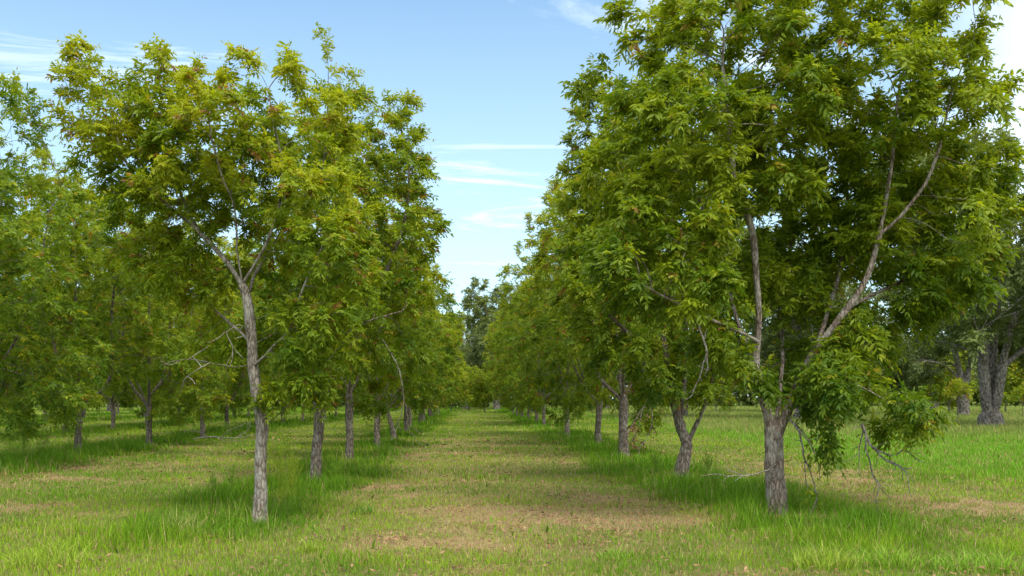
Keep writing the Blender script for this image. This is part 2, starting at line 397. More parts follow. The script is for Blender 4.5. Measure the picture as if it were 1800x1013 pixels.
def make_skeleton(polys, attract, D, di, dk, rg, up=.12, wob=.25, iters=140):
    """polys: list of point lists; the first is the trunk. Others start at the nearest existing node."""
    P, par, part = [], [], []
    for k, pl in enumerate(polys):
        q = resample(pl, D)
        if k == 0:
            prev = -1; start = 0
        else:
            A = np.array(P); prev = int(np.argmin(((A - q[0]) ** 2).sum(1))); start = 1
            q = q + (A[prev] - q[0]) * np.linspace(1, 0, len(q))[:, None] ** 2
        w_ = rg.normal(size=q.shape) * D * (.07 if D > .1 else .13); w_[:start + 1] = 0
        q = q + w_
        for p in q[start:]:
            P.append(p); par.append(prev); part.append(k); prev = len(P) - 1
    P = np.array(P); par = list(par); part = list(part)
    d2 = ((attract[:, None] - P[None]) ** 2).sum(2); idx = d2.argmin(1); d2 = d2.min(1)
    alive = d2 > dk * dk
    for it in range(iters):
        act = alive & (d2 < di * di)
        if not act.any(): break
        ia = idx[act]; dv = norm(attract[act] - P[ia])
        acc = np.zeros_like(P); np.add.at(acc, ia, dv)
        u = np.unique(ia)
        dr = norm(acc[u])
        pa = np.array(par)[u]; inert = np.where((pa >= 0)[:, None], norm(P[u] - P[np.maximum(pa, 0)]), np.array([0, 0, 1.]))
        dr = norm(dr + inert * .35 + np.array([0, 0, up]) + rg.normal(size=dr.shape) * wob)
        new = P[u] + dr * D
        # keep only new nodes clear of all present ones
        ok = np.ones(len(new), bool)
        for c0 in range(0, len(new), 200):
            dd = ((new[c0:c0 + 200, None] - P[None]) ** 2).sum(2).min(1); ok[c0:c0 + 200] = dd > (.45 * D) ** 2
        if not ok.any(): break
        new, u2 = new[ok], u[ok]
        o = len(P); P = np.vstack([P, new]); par += list(u2); part += [part[i] for i in u2]
        nd = ((attract[:, None] - new[None]) ** 2).sum(2); j = nd.argmin(1); nd = nd.min(1)
        b = nd < d2; d2[b] = nd[b]; idx[b] = o + j[b]
        alive &= d2 > dk * dk
    return P, np.array(par), np.array(part)

def sample_lobes(lobes, n, rg, seed, gap=.46, gs=1.0, shell=2.6):
    """lobes: (centre, radii); points thinned by noise so that clumps and gaps form"""
    vol = np.array([np.prod(r) for c, r in lobes]) ** .8; vol /= vol.sum()
    out = []
    while sum(len(o) for o in out) < n:
        k = rg.choice(len(lobes), size=n, p=vol)
        c = np.array([lobes[i][0] for i in k]); r = np.array([lobes[i][1] for i in k])
        v = norm(rg.normal(size=(n, 3))) * (rg.random(n) ** (1 / shell))[:, None]
        p = c + v * r
        nz = fbm(p[:, 0] / gs + 31, p[:, 1] / gs + 17, p[:, 2] / gs + 5, seed=seed, o=2)
        out.append(p[nz + (rg.random(n) - .5) * .12 > gap])
    return np.concatenate(out)[:n]

def radii_of(P, par, r_tip, r_base, gam=2.3):
    n = len(P); acc = np.zeros(n); hop = np.zeros(n, int); r = np.zeros(n)
    for i in range(n - 1, -1, -1):
        r[i] = max(acc[i], r_tip ** gam) ** (1 / gam)
        if par[i] >= 0:
            acc[par[i]] += r[i] ** gam; hop[par[i]] = max(hop[par[i]], hop[i] + 1)
    k = math.log(r_base / r_tip) / math.log(r[0] / r_tip)
    return r_tip * (r / r_tip) ** k, hop, r

def tubes(P, par, part, rad, which, rough=.0, flare=0., sides_big=12):
    """one mesh of the branches whose part id is `which`; chains follow the thickest child"""
    n = len(P); kids = [[] for _ in range(n)]
    for i in range(n):
        if par[i] >= 0: kids[par[i]].append(i)
    V, Qs, T = [], [], []; off = 0
    starts = [i for i in range(n) if part[i] == which and (par[i] < 0 or part[par[i]] != which)]
    stack = [(par[s], s) for s in starts]
    while stack:
        p0, s = stack.pop()
        ch = [s]
        while True:
            ks = [k for k in kids[ch[-1]] if part[k] == which]
            if not ks: break
            b = max(ks, key=lambda k: rad[k])
            for k in ks:
                if k != b: stack.append((ch[-1], k))
            ch.append(b)
        pts = P[ch]; rr = rad[ch].copy()
        if p0 >= 0:
            pts = np.vstack([P[p0], pts]); rr = np.concatenate([[min(rad[p0], rr[0] * 1.25)], rr])
        if len(pts) < 2: continue
        R0 = rr.max()
        ns = int(np.clip(R0 * 130, 12, 60)) if R0 > .045 else (7 if R0 > .02 else (5 if R0 > .009 else 3))
        if R0 > .05:      # finer rings where bark relief shows
            s_ = np.concatenate([[0], np.cumsum(np.linalg.norm(np.diff(pts, axis=0), axis=1))])
            q = np.linspace(0, s_[-1], max(2, int(s_[-1] / .05)))
            sm = pts.copy(); sm[1:-1] = pts[1:-1] * .5 + (pts[:-2] + pts[2:]) * .25
            pts = np.stack([np.interp(q, s_, sm[:, k]) for k in range(3)], 1); rr = np.interp(q, s_, rr)
        else:
            sm = pts.copy(); sm[1:-1] = pts[1:-1] * .6 + (pts[:-2] + pts[2:]) * .2; pts = sm
        t = norm(np.gradient(pts, axis=0))
        ref = np.array([1, 0, 0]) if abs(t[0][0]) < .8 else np.array([0, 1, 0])
        u = norm(np.cross(t, ref)); v = np.cross(t, u)
        a = np.arange(ns) / ns * 2 * np.pi
        ring = pts[:, None] + rr[:, None, None] * (u[:, None] * np.cos(a)[None, :, None] + v[:, None] * np.sin(a)[None, :, None])
        if R0 > .045:
            rv = ring.reshape(-1, 3)
            disp = (fbm(rv[:, 0] * 14, rv[:, 1] * 14, rv[:, 2] * 1.7, seed=77) - .5) * (.42 if R0 < .3 else .16) + (fbm(rv[:, 0] * 4, rv[:, 1] * 4, rv[:, 2] * 3, seed=78) - .5) * .35
            rad_v = ring - pts[:, None]
            fl = 1 + flare * np.exp(-np.maximum(pts[:, 2], 0) / .22)[:, None, None] * (which == 0)
            ring = pts[:, None] + rad_v * (fl + disp.reshape(len(pts), ns, 1))
        m = len(pts); V.append(ring.reshape(-1, 3))
        g = off + np.arange(m * ns).reshape(m, ns); g2 = np.roll(g, -1, 1)
        Qs.append(np.stack([g[:-1], g2[:-1], g2[1:], g[1:]], -1).reshape(-1, 4)); off += m * ns
        V.append(pts[-1:] + t[-1:] * rr[-1]); top = off; off += 1
        T.append(np.stack([g[-1], g2[-1], np.full(ns, top)], -1))
    return np.concatenate(V), np.concatenate(Qs), np.concatenate(T)

def leaflets(p0, d, L_, rg, npair=5, wscale=1.0, tint=None, droop=.30):
    """pinnate leaves: p0 (n,3) bases, d (n,3) directions, L_ lengths. Returns verts, quads, tints."""
    n = len(p0); m = npair * 2 + 1
    tt = np.concatenate([np.repeat(np.linspace(.28, .93, npair), 2), [1.0]])
    sg = np.concatenate([np.tile([-1, 1], npair), [0]])
    up = np.array([0, 0, 1.])
    side = norm(np.cross(d, up) + rg.normal(size=d.shape) * .25)
    g = droop * (.5 + rg.random(n))
    pos = p0[:, None] + L_[:, None, None] * (d[:, None] * tt[None, :, None] - up * (g[:, None] * tt[None] ** 2)[..., None])
    tan = norm(d[:, None] - 2 * up * (g[:, None] * tt[None])[..., None])
    ld = norm(tan * .62 + side[:, None] * (sg * .9)[None, :, None] - up * (.05 + .5 * rg.random((n, m)))[..., None] + rg.normal(size=(n, m, 3)) * .24)
    ld[:, -1] = norm(tan[:, -1] + rg.normal(size=(n, 3)) * .15)
    size = (.62 + .5 * np.sin(np.pi * np.clip(tt, .12, .95)) )[None] * L_[:, None] * .36 * (.8 + .4 * rg.random((n, m)))
    nr = norm(np.cross(ld, np.broadcast_to(side[:, None], ld.shape)) * np.where(sg == 0, 1, 1)[None, :, None] + rg.normal(size=ld.shape) * .5)
    wv = norm(np.cross(ld, nr)); nr = np.cross(wv, ld)
    w_ = size * .17 * wscale
    S = size[..., None]; W = w_[..., None]
    base = pos; tip = pos + ld * S - up * S * .14
    a1 = pos + ld * S * .32 + wv * W + nr * W * .35; b1 = pos + ld * S * .32 - wv * W + nr * W * .35
    a2 = pos + ld * S * .68 + wv * W * .8 + nr * W * .2 - up * S * .04; b2 = pos + ld * S * .68 - wv * W * .8 + nr * W * .2 - up * S * .04
    V = np.stack([base, a1, a2, tip, b1, b2], 2).reshape(-1, 3)
    i = (np.arange(n * m) * 6)[:, None]
    Qd = np.concatenate([i + np.array([0, 1, 2, 3]), i + np.array([0, 3, 5, 4])])
    kp = rg.random(n * m) > .14; Qd = Qd[np.concatenate([kp, kp])]
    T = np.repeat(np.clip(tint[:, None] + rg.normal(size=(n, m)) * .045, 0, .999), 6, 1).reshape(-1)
    return V, Qd, T

def foliage(P, par, hop, nleaf, rg, seed, L0=.36, npair=5, wscale=1., hops=2, tb=.42, rust=.05, zr=(1.5, 8), droop=.30):
    cand = np.where((hop <= hops) & (P[:, 2] > zr[0] - .5))[0]
    wgt = np.where(hop[cand] == 0, 2.2, 1.0); wgt /= wgt.sum()
    k = rg.choice(cand, size=nleaf, p=wgt)
    tw = norm(P[k] - P[np.maximum(par[k], 0)])
    p0 = P[k] - (P[k] - P[par[k]]) * rg.random(nleaf)[:, None] * .9
    ctr = np.array([P[cand, 0].mean(), P[cand, 1].mean(), P[cand, 2].mean() - 1])
    outw = norm(p0 - ctr)
    d = norm(tw * .55 + outw * .35 + norm(rg.normal(size=tw.shape)) * .85 + np.array([0, 0, .22]))
    ll = L0 * (.5 + .8 * rg.random(nleaf))
    cl = fbm(p0[:, 0] / .55, p0[:, 1] / .55, p0[:, 2] / .55, seed=seed + 5)
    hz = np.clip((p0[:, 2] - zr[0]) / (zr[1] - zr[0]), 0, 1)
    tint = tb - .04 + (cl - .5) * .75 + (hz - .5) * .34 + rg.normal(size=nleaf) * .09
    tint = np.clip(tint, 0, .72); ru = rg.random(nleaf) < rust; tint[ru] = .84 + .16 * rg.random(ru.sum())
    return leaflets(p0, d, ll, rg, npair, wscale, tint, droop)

def build_variant(polys, lobes, seed, nattr=1000, D=.2, di=1.6, dk=.3, r_base=.11, nleaf=3600, gap=.44, gs=1.0,
                  tb=.42, rust=.05, L0=.36, npair=4, wscale=1., leafm=None, barkm=None, hops=2, flare=.5, up=.12, r_tip=.0035, shell=2.6, droop=.30, gam=2.3, ls=1.0):
    rg = np.random.default_rng(seed)
    A = sample_lobes(lobes, nattr, rg, seed, gap, gs, shell)
    zr = (A[:, 2].min(), A[:, 2].max())
    P, par, part = make_skeleton(polys, A, D, di, dk, rg, up)
    rad, hop, _ = radii_of(P, par, r_tip, r_base, gam)
    rad = np.where(part > 0, np.maximum(rad * ls, r_tip), rad)
    meshes = []
    for k in range(len(polys)):
        V, Qd, T = tubes(P, par, part, rad, k, flare=flare)
        meshes.append(('trunk' if k == 0 else 'limb', mesh_np('limb' if k else 'trunk', V, Qd, T, [barkm or M_bark])))
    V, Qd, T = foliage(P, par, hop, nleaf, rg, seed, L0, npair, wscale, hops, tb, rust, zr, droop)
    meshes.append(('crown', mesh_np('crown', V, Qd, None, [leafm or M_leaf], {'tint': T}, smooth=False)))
    return meshes

def place(meshes, loc, rz=0, sc=1.0, name='pecan_tree', label='', cat='tree', group=None, sz=None):
    t = empty(name, (loc[0], loc[1], float(gz(np.array([loc[0]]), np.array([loc[1]]))[0]) - .03), rz)
    t.scale = (sc, sc, sz or sc)
    tag(t, label, cat, group)
    for nm, me in meshes: link(nm, me, t)
    return t

def twig_poly(parent, pls, mat, r0=.012, D=.07, seed=1, leaves=0, name='bare_branch', leafm=None):
    """bare drooping branches: list of polylines, later ones branch off the nearest point of earlier ones"""
    rg = np.random.default_rng(seed)
    pls = [list(map(np.asarray, pl)) for pl in pls]
    for pl in list(pls):                       # short kinked side twigs
        q = resample(pl, .10)
        for j in rg.choice(np.arange(1, len(q)), min(len(q) - 1, 2 + len(q) // 4), replace=False):
            t = norm(q[j] - q[j - 1]); dr = norm(t * .6 + rg.normal(size=3) * .6 + [0, 0, -.1]); l_ = .08 + .22 * rg.random()
            m_ = q[j] + dr * l_ * .5; pls.append([q[j], m_, m_ + norm(dr + rg.normal(size=3) * .5) * l_ * .5])
    P, par, part = make_skeleton(pls, np.array([[0, 0, 1000.]]), D, .01, .001, rg)
    part[:] = 0
    rad, hop, _ = radii_of(P, par, .0050, r0)
    V, Qd, T = tubes(P, par, part, rad, 0)
    o = link(name, mesh_np(name, V, Qd, T, [mat]), parent)
    if leaves:
        c = np.where(hop < 12)[0]; k = rg.choice(c, leaves)
        v, q, t = leaflets(P[k], norm(rg.normal(size=(leaves, 3)) + [0, 0, -.6]), np.full(leaves, .22), rg, 3, 1.3, rg.random(leaves) * .5 + .1, .5)
        link('withered_leaves', mesh_np('withered_leaves', v, q, None, [leafm or M_dead], {'tint': t}, smooth=False), o)
    return o

# ---- generic orchard tree
def generic(seed, height=7.9, R=2.9, fork=1.5, nl=4, lean=0.0, zlow=1.45, skew=(0, 0), rb=.095, **kw):
    rg = np.random.default_rng(seed + 100)
    tx, ty = lean, lean * .2
    trunk = [(0, 0, -.12), (tx * .35, ty * .3, fork * .45), (tx, ty, fork)]
    polys = [trunk]
    a0 = rg.random() * 6.28
    for k in range(nl):
        a = a0 + k / nl * 6.28 + rg.normal() * .25
        r1_, r2_ = R * (.16 + .12 * rg.random()), R * (.30 + .25 * rg.random())
        h2 = fork + (height - fork) * (.62 + .15 * rg.random())
        z0 = fork - .05 - .35 * rg.random() * (k > 1)
        c, s_ = math.cos(a), math.sin(a)
        polys.append([(tx * z0 / fork, ty * z0 / fork, z0), (tx + c * r1_, ty + s_ * r1_, fork + .7 + rg.random() * .3),
                      (tx + c * r2_ * .8, ty + s_ * r2_ * .8, (fork + h2) / 2 + .3), (tx + c * r2_, ty + s_ * r2_, h2)])
    lobes = []
    hm = (zlow + height) / 2
    lobes.append(((tx + skew[0] * .5, skew[1] * .5, hm + .1), (R * .72, R * .72, (height - zlow) * .42)))
    for k in range(9):
        a = k / 9 * 6.28 * 2.0 + rg.random(); zz = zlow + .85 + (height - zlow - 1.9) * ((k * .618) % 1)
        f = math.sin(math.pi * np.clip((zz - zlow + .9) / (height - zlow + 1.0), .1, .95)) ** .6
        rr = R * .56 * f; s1 = R * (.36 + .14 * rg.random())
        lobes.append(((tx + skew[0] + math.cos(a) * rr, skew[1] + math.sin(a) * rr, zz), (s1, s1, s1 * 1.0)))
    for k in range(3):   # uneven top
        a = rg.random() * 6.28; s1 = R * .27
        lobes.append(((tx + math.cos(a) * R * .33, math.sin(a) * R * .33, height - .65 - .5 * rg.random()), (s1, s1, s1 * 1.35)))
    return build_variant(polys, lobes, seed, r_base=rb, **kw)

GRP_L = 'orchard pecans in the row left of the mown lane'
GRP_R = 'orchard pecans in the row right of the mown lane'

# ---- the pale barked pecan at the left front, limbs traced
A1 = (-2.74, 12.8)
def a1(px, py, dy=0): return ptl(px, py, A1[1], A1[0], dy)
polysA1 = [
    [a1(453, 935), a1(458, 870), a1(459, 810), a1(461, 750), a1(452, 700), a1(447, 650), a1(443, 585), a1(437, 530), a1(430, 500)],
    [a1(430, 500), a1(398, 455, .05), a1(345, 400, .1), a1(292, 355, 0), a1(243, 312, -.2), a1(212, 262, -.3), a1(195, 190, -.3)],
    [a1(352, 405, .1), a1(322, 350, .4), a1(300, 270, .6), a1(283, 170, .6)],
    [a1(430, 500), a1(420, 430, -.1), a1(416, 370, -.3), a1(380, 270, -.7), a1(365, 190, -.9)],
    [a1(432, 505), a1(462, 450, -.2), a1(485, 395, -.3), a1(498, 335, -.3), a1(490, 250, -.1), a1(470, 150, 0)],
    [a1(437, 530), a1(455, 470, .4), a1(500, 400, .9), a1(560, 320, 1.2), a1(575, 230, 1.3)],
    [a1(447, 648), a1(478, 612, -.3), a1(512, 575, -.5), a1(528, 520, -.6), a1(560, 440, -.6)],
    [a1(445, 600), a1(400, 560, .4), a1(350, 520, .8), a1(280, 470, 1.1)],
    [a1(462, 748), a1(485, 728, -.1), a1(520, 700, -.2), a1(560, 665, -.2)],
]
def lobpx(f, L_):
    o = []
    for (cx, cy, rx, ry, dy, rd) in L_:
        c = f(cx, cy, dy); s = 12.8 / F if f is a1 else 13.5 / F
        o.append((c, (rx * s, rd, ry * s)))
    return o
lobA1 = lobpx(a1, [
    (160, 135, 62, 58, -.3, .55), (235, 110, 70, 45, 0, .6), (300, 125, 40, 42, .1, .5), (200, 220, 85, 70, -.2, .8), (300, 240, 110, 90, .2, 1.0),
    (370, 190, 70, 75, -.6, .8), (468, 135, 72, 62, 0, .8), (495, 120, 45, 45, .1, .6), (415, 215, 90, 60, -.2, .9), (460, 230, 100, 90, 0, 1.0), (560, 230, 75, 90, 1.2, .8), (330, 330, 110, 60, .3, 1.2),
    (400, 350, 110, 80, .7, 1.0), (540, 350, 100, 110, .3, 1.3), (590, 450, 80, 90, 0, 1.2), (490, 460, 80, 60, .9, .9),
    (205, 300, 65, 60, 0, .7), (255, 375, 75, 55, .3, .8), (330, 480, 110, 55, .6, .8), (270, 440, 80, 60, 1.0, .8), (400, 600, 100, 35, .6, .6), (560, 560, 80, 70, -.3, .9), (545, 655, 75, 60, -.2, .6), (490, 690, 40, 35, -.2, .4),
])
mA1 = build_variant(polysA1, lobA1, 11, nattr=2300, D=.15, dk=.2, di=1.5, r_base=.078, nleaf=15500, gap=.44, gs=.6, tb=.53, rust=.04, L0=.195,
                    barkm=M_bark_pale, gam=2.2, ls=.72, hops=3)
tA1 = place(mA1, A1, label='nearest pecan left of the lane, slim pale grey trunk with bare side twigs', group=GRP_L)
twig_poly(tA1, [[a1(444, 590), a1(420, 568, -.3), a1(385, 590, -.5), a1(365, 600, -.6)], [a1(400, 580, -.4), a1(410, 610, -.5), a1(398, 640, -.5)]], M_bark_pale, .007, seed=3)
twig_poly(tA1, [[a1(446, 640), a1(400, 640, -.2), a1(340, 628, -.3), a1(305, 632, -.3)], [a1(370, 636, -.25), a1(340, 650, -.4), a1(322, 668, -.4)]], M_bark_pale, .007, seed=4)

# ---- the big pecan at the right front, limbs traced
B1 = (4.11, 13.5)
def b1(px, py, dy=0): return ptl(px, py, B1[1], B1[0], dy)
polysB1 = [
    [b1(1366, 925), b1(1363, 870), b1(1361, 810), b1(1358, 765), b1(1352, 745)],
    [b1(1352, 748), b1(1338, 690, -.05), b1(1318, 620, 0), b1(1296, 560, .1), b1(1280, 500, .2), b1(1250, 400, .4), b1(1200, 280, .4)],
    [b1(1322, 635), b1(1330, 560, -.15), b1(1328, 480, -.2), b1(1318, 390, -.2), b1(1288, 300, -.3), b1(1280, 190, -.4), b1(1270, 90, -.4)],
    [b1(1330, 600, -.15), b1(1295, 580, -.4), b1(1255, 560, -.6), b1(1200, 535, -.8), b1(1130, 500, -1.0)],
    [b1(1362, 768), b1(1392, 700, -.05), b1(1425, 625, -.1), b1(1468, 565, -.2), b1(1510, 510, -.3), b1(1540, 430, -.3), b1(1562, 320, -.2), b1(1580, 150, -.1)],
    [b1(1432, 615, -.1), b1(1455, 540, .3), b1(1480, 440, .6), b1(1490, 330, .9), b1(1470, 200, 1.0)],
    [b1(1545, 410, -.3), b1(1590, 370, -.4), b1(1640, 290, -.5), b1(1665, 180, -.5)],
    [b1(1365, 760), b1(1372, 680, .3), b1(1378, 600, .6), b1(1372, 500, .8), b1(1400, 380, .9), b1(1385, 230, .9)],
    [b1(1380, 735), b1(1430, 690, -.4), b1(1490, 665, -.7), b1(1545, 690, -.9), b1(1590, 730, -1.0)],
    [b1(1500, 525, -.3), b1(1560, 500, .2), b1(1640, 460, .5), b1(1700, 430, .6)],
]
lobB1 = lobpx(b1, [
    (1150, 60, 85, 90, .3, .9), (1270, 60, 110, 90, -.3, 1.1), (1400, 40, 110, 90, .3, 1.3), (1540, 50, 110, 90, 0, 1.2), (1670, 60, 85, 75, -.3, .9),
    (1100, 170, 90, 80, .3, .9), (1200, 220, 120, 100, -.3, 1.4), (1350, 200, 130, 110, .2, 1.6), (1520, 200, 130, 110, 0, 1.6), (1660, 210, 100, 90, -.2, 1.2),
    (1100, 300, 90, 90, .2, 1.0), (1180, 370, 110, 90, -.4, 1.4), (1330, 350, 110, 90, .6, 1.6), (1500, 340, 110, 90, .6, 1.5), (1650, 340, 110, 90, .3, 1.3),
    (1110, 450, 80, 70, -.6, 1.0), (1200, 510, 110, 60, -.6, 1.2), (1690, 440, 90, 70, .3, 1.1), (1590, 460, 90, 70, .5, 1.2), (1430, 450, 90, 60, 1.1, 1.0),
    (1280, 480, 90, 60, .8, .9), (1390, 640, 60, 55, .6, .6), (1475, 640, 65, 50, -.3, .7), (1520, 610, 80, 50, 0, .8), (1600, 720, 45, 45, -1.0, .5), (1480, 690, 80, 50, -.6, .7), (1560, 715, 65, 55, -.9, .6), (1325, 690, 40, 45, .2, .4), (1300, 620, 45, 45, -.4, .45), (1400, 660, 40, 35, -.35, .35),
    (1650, 400, 80, 80, -.6, .9), (1720, 250, 60, 120, -.2, 1.1), (1730, 480, 50, 60, .1, .9), (1480, 400, 80, 70, .5, .8), (1230, 330, 90, 80, -1.0, .8), (1560, 110, 90, 60, -.8, .8), (1620, 530, 70, 50, .3, .7), (1270, 600, 60, 50, .4, .7), (1400, 500, 70, 60, .6, .8), (1450, 570, 60, 50, .5, .7), (1240, 430, 60, 60, -.5, .7), (1560, 300, 60, 60, -.5, .6), (1740, 330, 50, 80, 0, .8), (1450, 780, 30, 15, -.6, .3),
])
mB1 = build_variant(polysB1, lobB1, 23, nattr=3100, D=.17, dk=.24, di=1.6, r_base=.132, nleaf=26000, gap=.42, gs=.75, tb=.60, rust=.035, L0=.245, hops=3,
                    leafm=M_leafg, barkm=M_bark_mid, ls=.78, flare=.22, gam=2.45)
tB1 = place(mB1, B1, label='largest pecan, front right, thick scarred trunk splitting into many limbs', group=GRP_R)
twig_poly(tB1, [[b1(1515, 740, -.8), b1(1530, 775, -.8), b1(1560, 795, -.9), b1(1592, 785, -.9), b1(1615, 765, -1)],
                [b1(1530, 775, -.8), b1(1560, 805, -.9), b1(1590, 822, -1.0), b1(1602, 870, -1.1)],
                [b1(1520, 760, -.8), b1(1525, 800, -.8), b1(1545, 850, -.8), b1(1570, 872, -.8)],
                [b1(1560, 805, -.9), b1(1590, 817, -.8), b1(1607, 818, -.8)], [b1(1515, 755, -.8), b1(1508, 795, -.7), b1(1512, 830, -.7)],
                [b1(1592, 785, -.9), b1(1608, 800, -.9)], [b1(1545, 850, -.8), b1(1538, 872, -.8)]], M_twig, .021, seed=5)
twig_poly(tB1, [[b1(1385, 728, -.1), b1(1405, 755, -.3), b1(1413, 800, -.4), b1(1418, 850, -.4)],
                [b1(1405, 755, -.3), b1(1425, 780, -.5), b1(1440, 820, -.5)], [b1(1413, 800, -.4), b1(1432, 850, -.4), b1(1434, 880, -.4), b1(1422, 900, -.4)],
                [b1(1395, 742, -.2), b1(1420, 765, -.2), b1(1430, 790, -.2)]], M_twig, .018, seed=6, leaves=14, leafm=M_leafg)
twig_poly(tB1, [[b1(1368, 808, -.1), b1(1340, 825, -.4), b1(1300, 832, -.5), b1(1258, 828, -.6)], [b1(1310, 830, -.5), b1(1285, 822, -.5)]], M_twig, .009, seed=7)
twig_poly(tB1, [[b1(1225, 560, -.8), b1(1240, 610, -.9), b1(1232, 650, -.9), b1(1218, 690, -.9)], [b1(1240, 610, -.9), b1(1247, 650, -.9)]], M_twig, .013, seed=8)

# ---- second pecan, left row
A2 = (-2.95, 19.0)
def a2(px, py, dy=0): return ptl(px, py, A2[1], A2[0], dy)
polysA2 = [[a2(553, 860), a2(556, 800), a2(561, 730), a2(556, 690)],
           [a2(556, 690), a2(540, 640), a2(520, 560, .3), a2(530, 430, .3), a2(540, 300, .3)],
           [a2(558, 700), a2(590, 640, .3), a2(610, 560, .5), a2(640, 430, .6), a2(650, 270, .6)],
           [a2(545, 660), a2(572, 600, -.6), a2(620, 570, -1), a2(690, 545, -1.2)],
           [a2(545, 620), a2(575, 500, -.3), a2(590, 350, -.4), a2(578, 200, -.3), a2(577, 60, -.2)],
           [a2(600, 600, .4), a2(660, 500, 0), a2(710, 390, 0), a2(720, 280, 0)]]
sA2 = 19.0 / F
lobA2 = [(a2(cx, cy, dy), (rx * sA2, rd, ry * sA2)) for cx, cy, rx, ry, dy, rd in [
    (600, 170, 60, 50, 0, .8), (680, 210, 65, 60, 0, .9), (560, 260, 90, 80, 0, 1.2), (640, 300, 90, 90, 0, 1.6), (715, 290, 55, 70, 0, 1.0), (600, 420, 100, 90, .2, 2.0),
    (710, 400, 75, 80, 0, 1.5), (730, 500, 60, 60, 0, 1.3), (520, 450, 90, 90, .2, 1.8), (640, 540, 100, 60, 0, 1.8), (560, 610, 90, 60, 0, 1.5), (700, 600, 70, 50, .2, 1.2), (480, 560, 80, 60, .5, 1.2)]] + \
    [(a2(577, 70, -.2), (.30, .25, .42)), (a2(579, 38, -.2), (.16, .15, .2))]
mA2 = build_variant(polysA2, lobA2, 31, nattr=1700, D=.19, dk=.25, r_base=.10, nleaf=13500, gap=.42, tb=.56, rust=.045, L0=.215, hops=3, up=.08)
tA2 = place(mA2, A2, label='second pecan left of the lane, with a thin leafy leader rising above its crown', group=GRP_L)
twig_poly(tA2, [[a2(672, 590, -.8), a2(700, 640, -1), a2(712, 700, -1.1), a2(720, 750, -1.2), a2(742, 775, -1.3)], [a2(712, 700, -1.1), a2(700, 740, -1.1), a2(688, 768, -1.2)],
                [a2(720, 740, -1.2), a2(735, 755, -1.2)], [a2(705, 670, -1), a2(690, 690, -1)]], M_bark, .009, seed=9)

# ---- second pecan, right row: leaning trunk with a V fork
B2 = (4.0, 19.2)
def b2(px, py, dy=0): return ptl(px, py, B2[1], B2[0], dy)
polysB2 = [[b2(1192, 858), b2(1198, 820), b2(1208, 775)],
           [b2(1208, 775), b2(1190, 730), b2(1178, 670), b2(1160, 560, .2), b2(1130, 430, .3), b2(1110, 280, .3)],
           [b2(1208, 775), b2(1228, 735), b2(1245, 690), b2(1255, 620, -.2), b2(1270, 480, -.2), b2(1250, 330, -.2)],
           [b2(1195, 740), b2(1205, 640, .5), b2(1200, 500, .7), b2(1180, 330, .7), b2(1170, 190, .6)],
           [b2(1178, 670), b2(1120, 600, -.5), b2(1060, 540, -.8)]]
sB2 = 19.2 / F
lobB2 = [(b2(cx, cy, dy), (rx * sB2, rd, ry * sB2)) for cx, cy, rx, ry, dy, rd in [
    (1100, 180, 70, 60, 0, .9), (1180, 150, 80, 70, .2, 1.1), (1260, 200, 90, 80, 0, 1.2), (1060, 270, 60, 70, 0, .9), (1150, 320, 120, 100, 0, 1.8), (1270, 360, 100, 100, 0, 1.6),
    (1050, 400, 75, 80, 0, 1.2), (1150, 470, 110, 90, 0, 2.0), (1270, 510, 90, 90, .2, 1.6), (1050, 520, 80, 80, -.3, 1.3), (1120, 610, 100, 60, -.2, 1.5), (1240, 650, 90, 60, .3, 1.3), (1180, 665, 90, 45, -.5, .9), (1010, 330, 40, 50, 0, .7), (1040, 210, 50, 60, 0, .7), (1015, 260, 40, 45, .2, .6)]]
mB2 = build_variant(polysB2, lobB2, 37, nattr=1500, D=.19, dk=.27, r_base=.115, nleaf=13500, gap=.41, tb=.58, rust=.04, L0=.25, hops=3, leafm=M_leafg)
place(mB2, B2, label='second pecan right of the lane, dark trunk leaning right and forked like a V', group=GRP_R)

# ---- shared variants for the rest of the rows
G = [generic(201, 7.9, 2.9, 1.7, 4, .05, tb=.52, nleaf=9500, L0=.26, hops=3, zlow=1.25),
     generic(202, 8.3, 3.0, 1.3, 3, -.15, tb=.52, nleaf=9800, L0=.26, hops=3, leafm=M_leafg, zlow=1.25),
     generic(203, 7.7, 2.9, 1.9, 5, .0, tb=.55, rust=.06, nleaf=9200, L0=.26, hops=3, zlow=1.3),
     generic(204, 8.1, 3.1, 1.2, 3, -.30, tb=.52, nleaf=9800, L0=.26, hops=3, zlow=1.3)]
GW = [generic(211, 8.5, 3.45, 1.7, 5, .05, tb=.52, nleaf=12500, nattr=1500, gap=.38, L0=.26, hops=3, zlow=1.3),
      generic(212, 8.1, 3.4, 1.5, 4, -.1, tb=.52, rust=.06, nleaf=12500, nattr=1500, gap=.38, L0=.26, hops=3, zlow=1.2)]
ORD = ['', '', 'third', 'fourth', 'fifth', 'sixth', 'seventh', 'eighth', 'ninth', 'tenth', 'eleventh', 'twelfth', 'thirteenth', 'fourteenth', 'fifteenth', 'sixteenth']
ORD[0:2] = ['first', 'second']
prng = random.Random(5)
LOOK = ['slim straight trunk', 'low forked trunk', 'brown trunk and yellowish crown', 'leaning forked trunk']
# left row
for i, yy in enumerate([26, 33, 40, 47, 54, 61, 68, 75, 82, 90, 98]):
    v = [2, 0, 3, 2, 0, 1, 2, 3, 0, 2, 1][i]
    place(G[v], (-3.25 + prng.uniform(-.15, .15), yy), prng.uniform(0, 6.28) if i else 1.0, prng.uniform(.93, 1.03),
          label=f'{ORD[i + 2]} pecan from the front in the row left of the lane' + (', slim trunk' if i < 3 else ''), group=GRP_L)
